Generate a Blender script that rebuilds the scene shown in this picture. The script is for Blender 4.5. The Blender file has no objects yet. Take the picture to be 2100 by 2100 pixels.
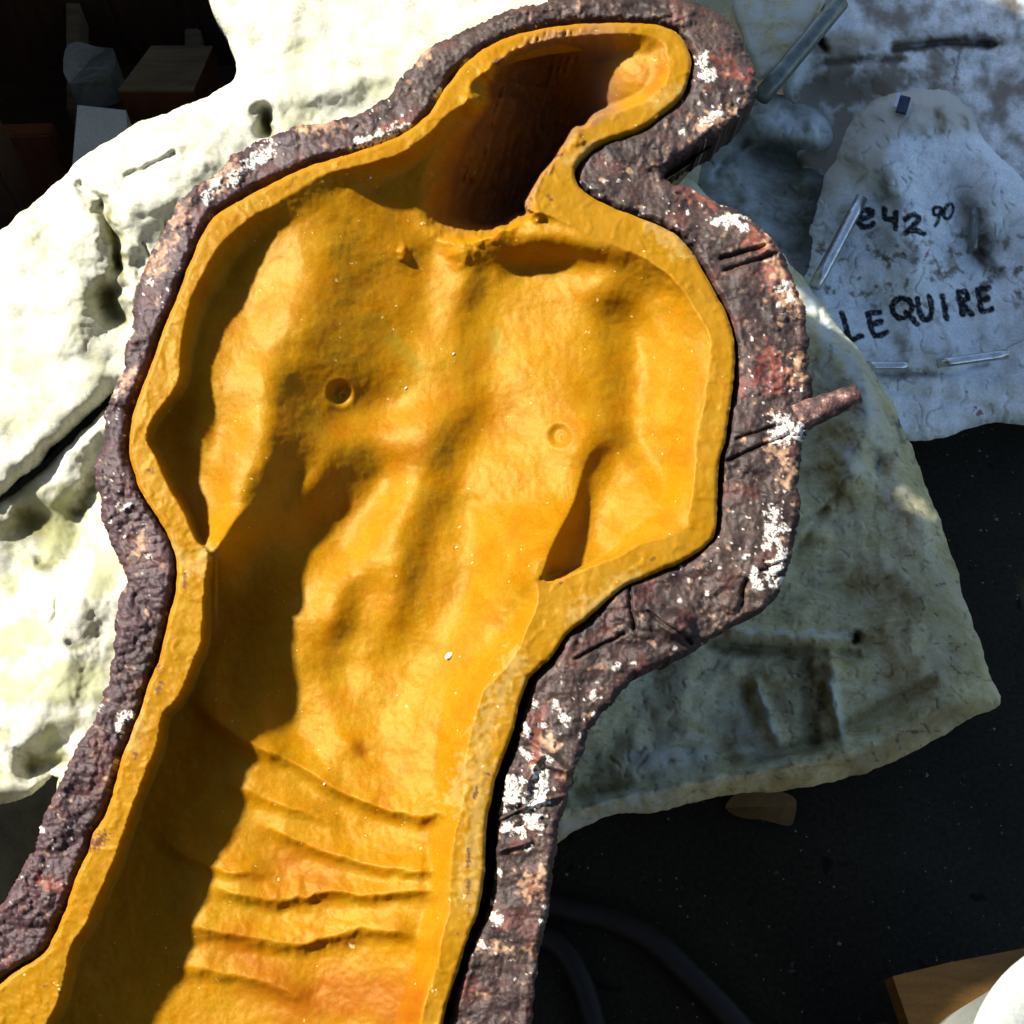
import bpy, math, random
import numpy as np
from mathutils import Vector, Matrix

random.seed(7)
SC = bpy.context.scene
COL = SC.collection
# ------------------------------------------------------------------ camera
CAM_Z, PITCH, FOV = 1.45, math.radians(60), math.radians(50)
F = 1050/math.tan(FOV/2)                      # focal length in photograph pixels
CAM = np.array([0.0, 0.0, CAM_Z])
FWD = np.array([0, math.cos(PITCH), -math.sin(PITCH)])
UPV = np.array([0, math.sin(PITCH), math.cos(PITCH)])
RGT = np.array([1.0, 0, 0])
cd = bpy.data.cameras.new('camera'); cam = bpy.data.objects.new('camera', cd); COL.objects.link(cam)
cam.location = CAM.tolist(); cam.rotation_euler = (math.radians(90)-PITCH, 0, 0)
cd.sensor_fit = 'HORIZONTAL'; cd.angle = FOV; cd.clip_start = .01; cd.clip_end = 60
SC.camera = cam
# ------------------------------------------------------------------ light
SUN_EL = math.radians(47)
SUN_H = np.array([-0.91, 0.41])               # horizontal direction towards the sun
w = bpy.data.worlds.new('World'); SC.world = w; w.use_nodes = True
nt = w.node_tree; bg = nt.nodes['Background']
sky = nt.nodes.new('ShaderNodeTexSky'); sky.sky_type = 'NISHITA'; sky.sun_disc = False
sky.sun_elevation = SUN_EL
h = SUN_H/np.linalg.norm(SUN_H)
sky.sun_rotation = math.atan2(h[0], h[1])
nt.links.new(sky.outputs[0], bg.inputs[0]); bg.inputs[1].default_value = 0.085
sd = bpy.data.lights.new('sun', 'SUN'); sun = bpy.data.objects.new('sun', sd); COL.objects.link(sun)
sd.energy = 5.0; sd.angle = math.radians(3.2); sd.color = (1, .95, .86)
tosun = Vector((h[0]*math.cos(SUN_EL), h[1]*math.cos(SUN_EL), math.sin(SUN_EL)))
sun.rotation_euler = tosun.to_track_quat('Z', 'Y').to_euler()
SC.view_settings.view_transform = 'Standard'; SC.view_settings.look = 'None'
SC.view_settings.exposure = 1.12; SC.view_settings.gamma = 1
SC.render.engine = 'CYCLES'

# ------------------------------------------------------------------ numeric helpers
def rays(px, py):
    x = (np.asarray(px, float)-1050)/F; y = (1050-np.asarray(py, float))/F
    return FWD + x[..., None]*RGT + y[..., None]*UPV
class Plane:
    """a plane through p with normal n; at() = where the sight line of a pixel meets it, raised by h"""
    def __init__(s, p, n): s.p = np.array(p, float); s.n = np.array(n, float)/np.linalg.norm(n)
    def at(s, px, py, h=0.0):
        d = rays(px, py); t = (np.dot(s.p-CAM, s.n)+h)/(d@s.n)
        return CAM + d*np.asarray(t)[..., None]
def level(z): return Plane((0, 0, z), (0, 0, 1))
V = 2100/1932.0
def v2(pts): return [(a*V, b*V) for a, b in pts]

def catmull(pts, n=4, closed=True):
    P = np.array(pts, float); out = []; N = len(P)
    rng = range(N if closed else N-1)
    for i in rng:
        if closed: a, b, c, d = P[(i-1) % N], P[i], P[(i+1) % N], P[(i+2) % N]
        else: a, b, c, d = P[max(i-1, 0)], P[i], P[i+1], P[min(i+2, N-1)]
        for k in range(n):
            t = k/n
            out.append(.5*((2*b)+(-a+c)*t+(2*a-5*b+4*c-d)*t*t+(-a+3*b-3*c+d)*t**3))
    if not closed: out.append(P[-1])
    return np.array(out)
def seg_dist(X, Y, pts, closed=False):
    D = np.full(X.shape, 1e18, np.float32); n = len(pts)
    for i in range(n if closed else n-1):
        ax, ay = pts[i]; bx, by = pts[(i+1) % n]
        dx, dy = bx-ax, by-ay; L = dx*dx+dy*dy+1e-9
        t = np.clip(((X-ax)*dx+(Y-ay)*dy)/L, 0, 1)
        np.minimum(D, (X-ax-t*dx)**2+(Y-ay-t*dy)**2, out=D)
    return np.sqrt(D)
def sdf(X, Y, pts):
    D = seg_dist(X, Y, pts, True); ins = np.zeros(X.shape, bool); n = len(pts)
    for i in range(n):
        ax, ay = pts[i]; bx, by = pts[(i+1) % n]
        if ay == by: continue
        c = ((ay > Y) != (by > Y)) & (X < (bx-ax)*(Y-ay)/(by-ay)+ax)
        ins ^= c
    return np.where(ins, D, -D)
def sst(x, a, b):
    t = np.clip((x-a)/(b-a), 0, 1); return t*t*(3-2*t)
_perm = {}
def noise(x, y, seed=0):
    if seed not in _perm:
        r = np.random.RandomState(seed+11); a = r.rand(256, 256)*2*np.pi
        _perm[seed] = (np.cos(a), np.sin(a))
    gx, gy = _perm[seed]
    xi = np.floor(x).astype(int); yi = np.floor(y).astype(int); fx = x-xi; fy = y-yi
    u = fx**3*(fx*(fx*6-15)+10); v = fy**3*(fy*(fy*6-15)+10)
    def g(i, j, ax, ay):
        I = (xi+i) & 255; J = (yi+j) & 255; return gx[I, J]*ax+gy[I, J]*ay
    a = g(0, 0, fx, fy); b = g(1, 0, fx-1, fy); c = g(0, 1, fx, fy-1); d = g(1, 1, fx-1, fy-1)
    return (a+(b-a)*u+(c-a)*v+(a-b-c+d)*u*v)*1.5
def fbm(x, y, s, oct=4, seed=0, gain=.5):
    r = 0; a = 1
    for o in range(oct):
        r = r+a*noise(x/s, y/s, seed+o); s = s/2; a *= gain
    return r
def ridged(x, y, s, oct=4, seed=0, gain=.5):
    r = 0; a = 1
    for o in range(oct):
        r = r+a*(1-2*np.abs(noise(x/s, y/s, seed+o))); s = s/2; a *= gain
    return r
def cells(x, y, s, seed=0):
    r = np.random.RandomState(seed+91); jx = r.rand(128, 128); jy = r.rand(128, 128)
    X = x/s; Y = y/s; xi = np.floor(X).astype(int); yi = np.floor(Y).astype(int); D = np.full(x.shape, 9.)
    for i in (-1, 0, 1):
        for j in (-1, 0, 1):
            a = (xi+i) & 127; b = (yi+j) & 127
            D = np.minimum(D, np.hypot(xi+i+jx[a, b]-X, yi+j+jy[a, b]-Y))
    return D
def tps(ctrl, X, Y):
    """thin-plate spline through (x, y, value) control points"""
    C = np.array(ctrl, float); p = C[:, :2]/1000; n = len(p)
    U = lambda r: np.where(r > 1e-9, r*r*np.log(r+1e-12), 0)
    K = U(np.hypot(p[:, None, 0]-p[None, :, 0], p[:, None, 1]-p[None, :, 1]))+np.eye(n)*1e-3
    P = np.c_[np.ones(n), p]; A = np.block([[K, P], [P.T, np.zeros((3, 3))]])
    s = np.linalg.solve(A, np.r_[C[:, 2], 0, 0, 0]); R = s[n]+s[n+1]*X/1000+s[n+2]*Y/1000
    for i in range(n): R = R+s[i]*U(np.hypot(X/1000-p[i, 0], Y/1000-p[i, 1]))
    return R

# ------------------------------------------------------------------ object helpers
def tag(o, label=None, cat=None, group=None, kind=None):
    if label: o['label'] = label
    if cat: o['category'] = cat
    if group: o['group'] = group
    if kind: o['kind'] = kind
    return o
def empty(name, loc, label=None, cat=None, group=None):
    o = bpy.data.objects.new(name, None); COL.objects.link(o); o.location = [float(c) for c in loc]
    o.empty_display_size = .05
    return tag(o, label, cat, group)
def link_mesh(name, verts, faces, mat, parent=None, smooth=True, attrs=None):
    me = bpy.data.meshes.new(name)
    verts = np.asarray(verts, float)
    if parent is not None: verts = verts-np.array(parent_world(parent))
    me.from_pydata(verts.tolist(), [], [list(map(int, f)) for f in faces])
    if smooth: me.polygons.foreach_set('use_smooth', [True]*len(me.polygons))
    for k, a in (attrs or {}).items():
        at = me.attributes.new(k, 'FLOAT', 'POINT'); at.data.foreach_set('value', np.asarray(a, np.float32))
    me.materials.append(mat); me.update()
    o = bpy.data.objects.new(name, me); COL.objects.link(o)
    if parent is not None: o.parent = parent
    return o
def parent_world(p):
    l = Vector(p.location)
    while p.parent: p = p.parent; l = l+Vector(p.location)
    return l
def grid(x0, y0, x1, y1, c):
    return np.meshgrid(np.arange(x0, x1+c, c, dtype=float), np.arange(y0, y1+c, c, dtype=float))
def relief(name, X, Y, S, pos, mat, parent=None, attrs=None, skirt=None, cell=3.0):
    """surface over the grid X,Y where S>0, edge vertices snapped to S=0. pos(X,Y)->xyz.
    skirt: list of functions xyz->xyz giving successive rings of the side wall."""
    gy, gx = np.gradient(S, cell); g2 = gx*gx+gy*gy+1e-6
    near = np.abs(S) < cell*.62*np.maximum(np.sqrt(g2), .3)
    k = np.where(near, -S/g2, 0); mx = cell*.7
    X2 = X+np.clip(k*gx, -mx, mx); Y2 = Y+np.clip(k*gy, -mx, mx)
    ins = (S > 0) | near
    P = pos(X2, Y2); H, W = X.shape
    idx = np.arange(H*W).reshape(H, W)
    a, b, c, d = idx[:-1, :-1], idx[:-1, 1:], idx[1:, 1:], idx[1:, :-1]
    ia, ib, ic, id_ = ins[:-1, :-1], ins[:-1, 1:], ins[1:, 1:], ins[1:, :-1]
    n = ia.astype(int)+ib+ic+id_
    q = n == 4
    faces = [f for f in np.stack([a[q], d[q], c[q], b[q]], 1)]
    t = n == 3
    for miss, tri in ((~ia, (b, d, c)), (~ib, (a, d, c)), (~ic, (a, d, b)), (~id_, (a, c, b))):
        m = t & miss; faces += [f for f in np.stack([tri[0][m], tri[1][m], tri[2][m]], 1)]
    used = np.zeros(H*W, bool)
    for f in faces: used[f] = True
    new = -np.ones(H*W, int); new[used] = np.arange(used.sum())
    verts = P.reshape(-1, 3)[used]; faces = [new[f] for f in faces]
    A = {k: np.broadcast_to(v, X.shape).reshape(-1)[used] for k, v in (attrs or {}).items()}
    if skirt:
        cnt = {}
        for f in faces:
            L = len(f)
            for i in range(L):
                e = (int(f[i]), int(f[(i+1) % L])); r = (e[1], e[0])
                if r in cnt: del cnt[r]
                else: cnt[e] = 1
        ring = sorted({v for e in cnt for v in e}); base = verts[ring]; m = {v: i for i, v in enumerate(ring)}
        n0 = len(verts); rings = [base]+[f(base) for f in skirt]
        verts = np.vstack([verts]+rings); R = len(ring)
        for k in range(len(rings)-1):
            o0 = n0+k*R; o1 = o0+R
            faces += [(o0+m[e[1]], o0+m[e[0]], o1+m[e[0]], o1+m[e[1]]) for e in cnt]
        for kk in A: A[kk] = np.r_[A[kk], np.tile(A[kk][ring], len(rings))]
    return link_mesh(name, verts, faces, mat, parent, True, A)
def tube(name, pts, r, mat, parent=None, seg=14, cap=True, hollow=False, rough=0.0):
    P = [Vector([float(c) for c in p]) for p in pts]; vs = []; fs = []
    n = len(P); rs = r if hasattr(r, '__len__') else [r]*n
    prev = None
    for i, p in enumerate(P):
        t = (P[min(i+1, n-1)]-P[max(i-1, 0)]).normalized()
        u = (prev-t*prev.dot(t)) if prev else t.cross(Vector((0, 0, 1)) if abs(t.z) < .9 else Vector((1, 0, 0)))
        u.normalize(); prev = u; v = t.cross(u)
        for k in range(seg):
            a = 2*math.pi*k/seg; q = rs[i]*(1+rough*random.uniform(-1, 1))
            vs.append(p+(u*math.cos(a)+v*math.sin(a))*q)
    for i in range(n-1):
        for k in range(seg):
            k2 = (k+1) % seg; fs.append((i*seg+k, i*seg+k2, (i+1)*seg+k2, (i+1)*seg+k))
    if cap: fs += [tuple(range(seg))[::-1], tuple((n-1)*seg+k for k in range(seg))]
    return link_mesh(name, [list(v) for v in vs], fs, mat, parent)
def box(name, c, size, mat, rz=0, parent=None, bev=.003, tilt=(0, 0)):
    import bmesh
    bm = bmesh.new(); bmesh.ops.create_cube(bm, size=1)
    bmesh.ops.scale(bm, vec=Vector(size), verts=bm.verts)
    if bev: bmesh.ops.bevel(bm, geom=bm.edges[:], offset=bev, segments=2, affect='EDGES')
    M = Matrix.Rotation(rz, 4, 'Z') @ Matrix.Rotation(tilt[0], 4, 'X') @ Matrix.Rotation(tilt[1], 4, 'Y')
    bmesh.ops.transform(bm, matrix=M, verts=bm.verts)
    me = bpy.data.meshes.new(name); bm.to_mesh(me); bm.free(); me.materials.append(mat)
    o = bpy.data.objects.new(name, me); COL.objects.link(o)
    loc = Vector([float(v) for v in c])
    if parent: o.parent = parent; loc = loc-parent_world(parent)
    o.location = loc
    return o

def prism(name, P, th, mat):
    n = len(P); vs = np.vstack([P, P-[0, 0, th]]); fs = [tuple(range(n))[::-1], tuple(range(n, 2*n))]
    fs += [(i, (i+1) % n, n+(i+1) % n, n+i) for i in range(n)]
    return link_mesh(name, vs, fs, mat, None, False)
# ------------------------------------------------------------------ materials
class Mat:
    def __init__(s, name, rough=.6, spec=.4):
        s.m = bpy.data.materials.new(name); s.m.use_nodes = True; s.t = s.m.node_tree
        s.b = s.t.nodes['Principled BSDF']; s.b.inputs['Roughness'].default_value = rough
        s.b.inputs['Specular IOR Level'].default_value = spec
        s.co = s.t.nodes.new('ShaderNodeTexCoord').outputs['Object']; s.h = None
    def n(s, ty, **k):
        x = s.t.nodes.new(ty)
        for a, v in k.items(): setattr(x, a, v)
        return x
    def L(s, a, b): s.t.links.new(a, b)
    def noise(s, scale, detail=5, rough=.6, dist=0, vec=None):
        x = s.n('ShaderNodeTexNoise'); s.L(vec or s.co, x.inputs['Vector'])
        for k, v in (('Scale', scale), ('Detail', detail), ('Roughness', rough), ('Distortion', dist)): x.inputs[k].default_value = v
        return x.outputs['Fac']
    def vor(s, scale, feature='F1'):
        x = s.n('ShaderNodeTexVoronoi', feature=feature); s.L(s.co, x.inputs['Vector']); x.inputs['Scale'].default_value = scale
        return x.outputs['Distance']
    def stretch(s, v, rot=(0, 0, 0)):
        x = s.n('ShaderNodeMapping'); s.L(s.co, x.inputs[0]); x.inputs['Scale'].default_value = v; x.inputs['Rotation'].default_value = rot
        return x.outputs[0]
    def ramp(s, f, stops):
        x = s.n('ShaderNodeValToRGB'); s.L(f, x.inputs[0]); e = x.color_ramp.elements
        while len(e) < len(stops): e.new(.5)
        for el, (p, c) in zip(e, stops):
            el.position = p; el.color = (c, c, c, 1) if isinstance(c, (int, float)) else (*c, 1)
        return x.outputs[0]
    def attr(s, name): x = s.n('ShaderNodeAttribute', attribute_name=name); return x.outputs['Fac']
    def mix(s, f, a, b, mode='MIX'):
        x = s.n('ShaderNodeMix', data_type='RGBA', blend_type=mode)
        for sock, v in ((0, f), (6, a), (7, b)):
            if isinstance(v, (int, float)): x.inputs[sock].default_value = v
            elif isinstance(v, tuple): x.inputs[sock].default_value = (*v, 1)
            else: s.L(v, x.inputs[sock])
        return x.outputs[2]
    def math(s, op, a, b=0.0):
        x = s.n('ShaderNodeMath', operation=op)
        for i, v in enumerate((a, b)):
            if isinstance(v, (int, float)): x.inputs[i].default_value = v
            else: s.L(v, x.inputs[i])
        return x.outputs[0]
    def col(s, c):
        if isinstance(c, tuple): s.b.inputs['Base Color'].default_value = (*c, 1)
        else: s.L(c, s.b.inputs['Base Color'])
        return s
    def bump(s, f, strength=.5, dist=.002):
        x = s.n('ShaderNodeBump'); x.inputs['Strength'].default_value = strength; x.inputs['Distance'].default_value = dist
        s.L(f, x.inputs['Height'])
        if s.h: s.L(s.h, x.inputs['Normal'])
        s.h = x.outputs[0]; s.L(s.h, s.b.inputs['Normal']); return s

def mat_rubber():
    m = Mat('amber_rubber', .46, .20)
    c = m.ramp(m.noise(9, 6, .62), [(.3, (.285, .106, .0006)), (.5, (.315, .134, .0006)), (.7, (.33, .150, .0006))])
    sm = m.ramp(m.noise(34, 5, .7, .6), [(.42, 0.), (.62, .75)])
    c = m.mix(sm, c, (.315, .165, .006))                          # scuffed paler skin
    fine = m.ramp(m.noise(420, 3, .7), [(.35, .80), (.65, 1.15)])
    c = m.mix(.55, c, fine, 'MULTIPLY')
    rimc = m.ramp(m.noise(28, 5, .65), [(.35, (.275, .128, .002)), (.65, (.31, .16, .012))])
    c = m.mix(m.math('MULTIPLY', m.attr('rim'), .8), c, rimc)
    c = m.mix(m.attr('pale'), c, (.38, .26, .08))
    c = m.mix(m.attr('rust'), c, (.24, .05, .002))
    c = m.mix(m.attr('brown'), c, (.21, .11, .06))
    c = m.mix(m.attr('green'), c, (.20, .15, .012))
    c = m.mix(m.attr('dirt'), c, (.10, .035, .03))
    m.col(c)
    b = m.b; b.inputs['Specular Tint'].default_value = (1, .82, .3, 1)
    b.inputs['Subsurface Weight'].default_value = .3
    b.inputs['Subsurface Radius'].default_value = (1, .14, .02); b.inputs['Subsurface Scale'].default_value = .012
    sp = m.ramp(m.noise(170, 2, .5), [(.735, 0.), (.76, .7)])
    c = m.mix(sp, c, (.60, .50, .25)); m.col(c)
    m.bump(m.noise(55, 5, .65, .8, m.stretch((1, .16, 1), (0, 0, .45))), .22, .0012)
    m.bump(m.noise(60, 6, .65, .4), .28, .0016)
    m.bump(m.noise(330, 4, .7), .3, .0004)
    return m.m
def mat_shell():
    m = Mat('brown_shell_plaster', .52, .32)
    c = m.ramp(m.noise(26, 7, .7, .5), [(.3, (.010, .006, .006)), (.48, (.032, .019, .017)), (.6, (.056, .030, .027)), (.74, (.12, .060, .045))])
    p = m.ramp(m.noise(11, 4, .6), [(.42, 0.), (.62, .85)])
    c = m.mix(p, c, m.ramp(m.noise(60, 5, .7), [(.35, (.025, .017, .014)), (.65, (.095, .060, .048))]))
    c = m.mix(m.math('MULTIPLY', m.attr('purple'), .75), c, m.ramp(m.noise(40, 6, .7), [(.32, (.030, .015, .018)), (.52, (.062, .032, .037)), (.7, (.11, .056, .060))]))
    fine = m.ramp(m.noise(300, 4, .75), [(.35, .45), (.65, 1.6)])
    c = m.mix(.75, c, fine, 'MULTIPLY')
    c = m.mix(m.attr('red'), c, m.ramp(m.noise(70, 4), [(.35, (.10, .020, .018)), (.65, (.26, .085, .055))]))
    c = m.mix(m.attr('tan'), c, m.ramp(m.noise(90, 4, .7), [(.35, (.20, .085, .04)), (.65, (.62, .40, .24))]))
    c = m.mix(m.attr('white'), c, m.ramp(m.noise(160, 3, .7), [(.3, (.50, .42, .34)), (.5, (.76, .73, .66))]))
    m.col(c)
    m.bump(m.noise(70, 7, .7, .6), .45, .0025)
    m.bump(m.noise(380, 5, .75), .5, .0008)
    return m.m
def mat_plaster(name, lo, mid, hi, stain, stain2, rough=.75, streak=True, scale=1.0):
    m = Mat(name, rough, .25)
    c = m.ramp(m.noise(7*scale, 7, .68, .8), [(.3, lo), (.5, mid), (.68, hi)])
    if streak:
        s = m.ramp(m.noise(14*scale, 6, .7, 1.2, m.stretch((1, 3.5, 1), (0, 0, .7))), [(.45, 0.), (.68, .8)])
        c = m.mix(s, c, hi)
    fine = m.ramp(m.noise(240, 4, .75), [(.35, .72), (.65, 1.2)])
    c = m.mix(.6, c, fine, 'MULTIPLY')
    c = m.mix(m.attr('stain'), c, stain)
    c = m.mix(m.attr('stain2'), c, stain2)
    c = m.mix(m.attr('ink'), c, (.012, .013, .02))
    c = m.mix(m.attr('redink'), c, (.22, .01, .01))
    m.col(c)
    m.bump(m.noise(45, 7, .62, .8), .28, .003)
    m.bump(m.noise(260, 4, .7), .3, .0006)
    return m.m
def mat_simple(name, lo, hi, scale=30, rough=.6, metal=0, bump=.3, bd=.002, stretch=None, spec=.4):
    m = Mat(name, rough, spec)
    v = m.stretch(stretch) if stretch else None
    c = m.ramp(m.noise(scale, 6, .65, .4, v), [(.32, lo), (.68, hi)])
    c = m.mix(.5, c, m.ramp(m.noise(300, 3, .7), [(.35, .7), (.65, 1.25)]), 'MULTIPLY')
    m.col(c); m.b.inputs['Metallic'].default_value = metal
    if bump: m.bump(m.noise(scale*2, 6, .7, 0, v), bump, bd)
    return m.m

M_RUB = mat_rubber(); M_SHELL = mat_shell()
M_WHITE = mat_plaster('white_plaster', (.40, .40, .28), (.48, .48, .38), (.56, .56, .48), (.13, .12, .025), (.34, .35, .17), .8)
M_GREY = mat_plaster('weathered_plaster', (.32, .27, .11), (.50, .45, .22), (.66, .62, .42), (.055, .045, .025), (.55, .62, .62))
M_BLUE = mat_plaster('limewashed_plaster', (.46, .53, .56), (.74, .82, .86), (.86, .91, .93), (.17, .14, .095), (.50, .47, .38))
M_DIRTY = mat_plaster('dirty_plaster', (.08, .085, .065), (.17, .18, .15), (.30, .33, .32), (.03, .03, .022), (.60, .68, .72))
M_METAL = mat_simple('galvanised_steel', (.45, .48, .50), (.75, .78, .80), 60, .25, .9, .15)
M_PIPE = mat_simple('dull_green_pipe', (.10, .12, .11), (.22, .25, .23), 50, .35, .5, .2)
M_FLOOR = None

# ------------------------------------------------------------------ outlines traced in photograph pixels
ORANGE = [(65,1974),(91,1954),(112,1918),(139,1853),(156,1799),(181,1748),(192,1708),(212,1679),(232,1625),(250,1556),(272,1498),(290,1454),(301,1414),(315,1381),(328,1349),(344,1276),(359,1218),(363,1157),(350,1109),(326,1066),(304,1033),(283,993),(266,932),(266,896),(275,841),(290,801),(308,754),(326,704),(337,672),(362,612),(388,543),(413,486),(438,446),(482,417),(543,384),(616,348),(696,322),(754,304),(827,275),(881,232),(903,196),(932,156),(975,112),(1026,83),(1091,63),(1180,50),(1290,46),(1360,54),(1395,74),(1414,110),(1416,140),(1400,192),(1352,236),(1301,268),(1243,286),(1207,308),(1182,336),(1180,366),(1200,395),(1243,420),(1316,449),(1370,471),(1399,493),(1422,522),(1443,558),(1465,598),(1487,638),(1501,677),(1507,722),(1505,772),(1496,845),(1487,903),(1474,954),(1471,1026),(1467,1091),(1447,1120),(1400,1149),(1316,1185),(1272,1207),(1207,1265),(1164,1298),(1135,1341),(1091,1381),(1080,1400),(1062,1454),(1048,1512),(1026,1567),(1012,1610),(997,1690),(995,1744),(992,1799),(983,1860),(961,1918),(946,1965),(932,2009),(921,2045),(905,2110),(880,2260),(-140,2260),(-80,2110),(10,2010)]
INNER = [(123,2041),(145,1943),(174,1900),(203,1835),(232,1770),(254,1708),(275,1646),(301,1581),(322,1527),(333,1465),(362,1436),(380,1400),(391,1370),(413,1316),(417,1243),(422,1189),(428,1135),(402,1109),(380,1055),(348,1001),(319,935),(301,903),(308,870),(337,827),(366,783),(370,736),(373,700),(391,616),(420,558),(449,507),(507,449),(580,409),(652,362),(712,345),(772,330),(827,312),(881,272),(917,236),(955,210),(962,185),(975,160),(1026,124),(1062,101),(1135,80),(1207,72),(1300,68),(1352,78),(1372,109),(1369,163),(1334,203),(1280,225),(1222,239),(1200,261),(1175,268),(1146,319),(1109,362),(1084,406),(1082,430),(1124,440),(1171,462),(1225,490),(1298,516),(1352,549),(1390,583),(1430,640),(1455,690),(1458,730),(1447,809),(1433,881),(1425,972),(1414,1044),(1400,1088),(1316,1113),(1265,1142),(1222,1156),(1135,1193),(1108,1192),(1102,1236),(1077,1298),(1048,1352),(1015,1392),(990,1418),(968,1490),(954,1552),(950,1635),(932,1708),(925,1762),(921,1817),(921,1871),(903,1925),(896,1980),(877,2034),(860,2110),(840,2300),(20,2300),(80,2140)]
BROWN = [(65,1755),(83,1700),(98,1654),(120,1617),(145,1559),(170,1516),(196,1469),(214,1422),(225,1388),(236,1316),(241,1254),(254,1207),(259,1178),(239,1135),(221,1091),(205,1044),(208,1019),(197,990),(199,939),(215,906),(217,852),(225,820),(239,790),(254,762),(254,733),(264,700),(270,675),(279,616),(293,565),(308,525),(326,489),(348,457),(373,409),(402,384),(453,348),(482,315),(518,301),(565,279),(616,257),(696,248),(765,217),(798,196),(823,159),(856,127),(888,94),(932,76),(985,45),(1090,10),(1250,-8),(1400,2),(1470,25),(1509,62),(1527,94),(1538,127),(1549,163),(1549,199),(1523,232),(1491,254),(1469,275),(1436,297),(1400,318),(1372,338),(1362,362),(1378,376),(1400,382),(1436,399),(1472,417),(1509,431),(1545,457),(1574,482),(1603,518),(1621,554),(1632,594),(1650,623),(1654,670),(1657,722),(1654,758),(1666,783),(1662,820),(1654,860),(1650,896),(1641,932),(1636,990),(1641,1044),(1628,1106),(1619,1146),(1607,1189),(1588,1225),(1545,1262),(1491,1287),(1447,1316),(1400,1345),(1316,1381),(1287,1400),(1258,1436),(1225,1472),(1200,1520),(1186,1563),(1171,1603),(1160,1654),(1142,1690),(1138,1744),(1131,1799),(1124,1871),(1109,1936),(1102,1987),(1093,2041),(1085,2130),(1060,2270),(-300,2270),(-200,2130),(-110,1990),(-10,1870)]

def strokes(X, Y, lst, rag=0.5, soft=2.0, seed=0, ns=14):
    """painted or caked marks: list of (points, half width); ragged edges"""
    R = np.zeros(X.shape); n = fbm(X, Y, ns, 3, seed)
    for pts, wd in lst:
        x0 = min(p[0] for p in pts)-wd*3-9; x1 = max(p[0] for p in pts)+wd*3+9
        y0 = min(p[1] for p in pts)-wd*3-9; y1 = max(p[1] for p in pts)+wd*3+9
        m = (X > x0) & (X < x1) & (Y > y0) & (Y < y1)
        if not m.any(): continue
        d = seg_dist(X[m], Y[m], pts if len(pts) > 1 else pts*2)
        R[m] = np.maximum(R[m], sst(wd-d+n[m]*wd*rag*2, -soft/2, soft/2))
    return R
def gstroke(X, Y, pts, wd):
    """soft gaussian brush along a line"""
    pts = catmull(pts, 3, False) if len(pts) > 2 else (pts if len(pts) > 1 else pts*2)
    x = [p[0] for p in pts]; y = [p[1] for p in pts]; R = np.zeros(X.shape)
    m = (X > min(x)-3*wd) & (X < max(x)+3*wd) & (Y > min(y)-3*wd) & (Y < max(y)+3*wd)
    if m.any(): R[m] = np.exp(-(seg_dist(X[m], Y[m], pts)/wd)**2)
    return R

# ================================================================== THE TORSO MOULD
MC = CAM+.85*FWD
TILT = math.radians(12)
MP = Plane(MC, (0, -math.sin(TILT), math.cos(TILT)))
MN = MP.n
mould = empty('torso_mould', MC-MN*.16, 'open amber rubber mould of a human torso in a rough dark brown outer shell', 'mould')

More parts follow.
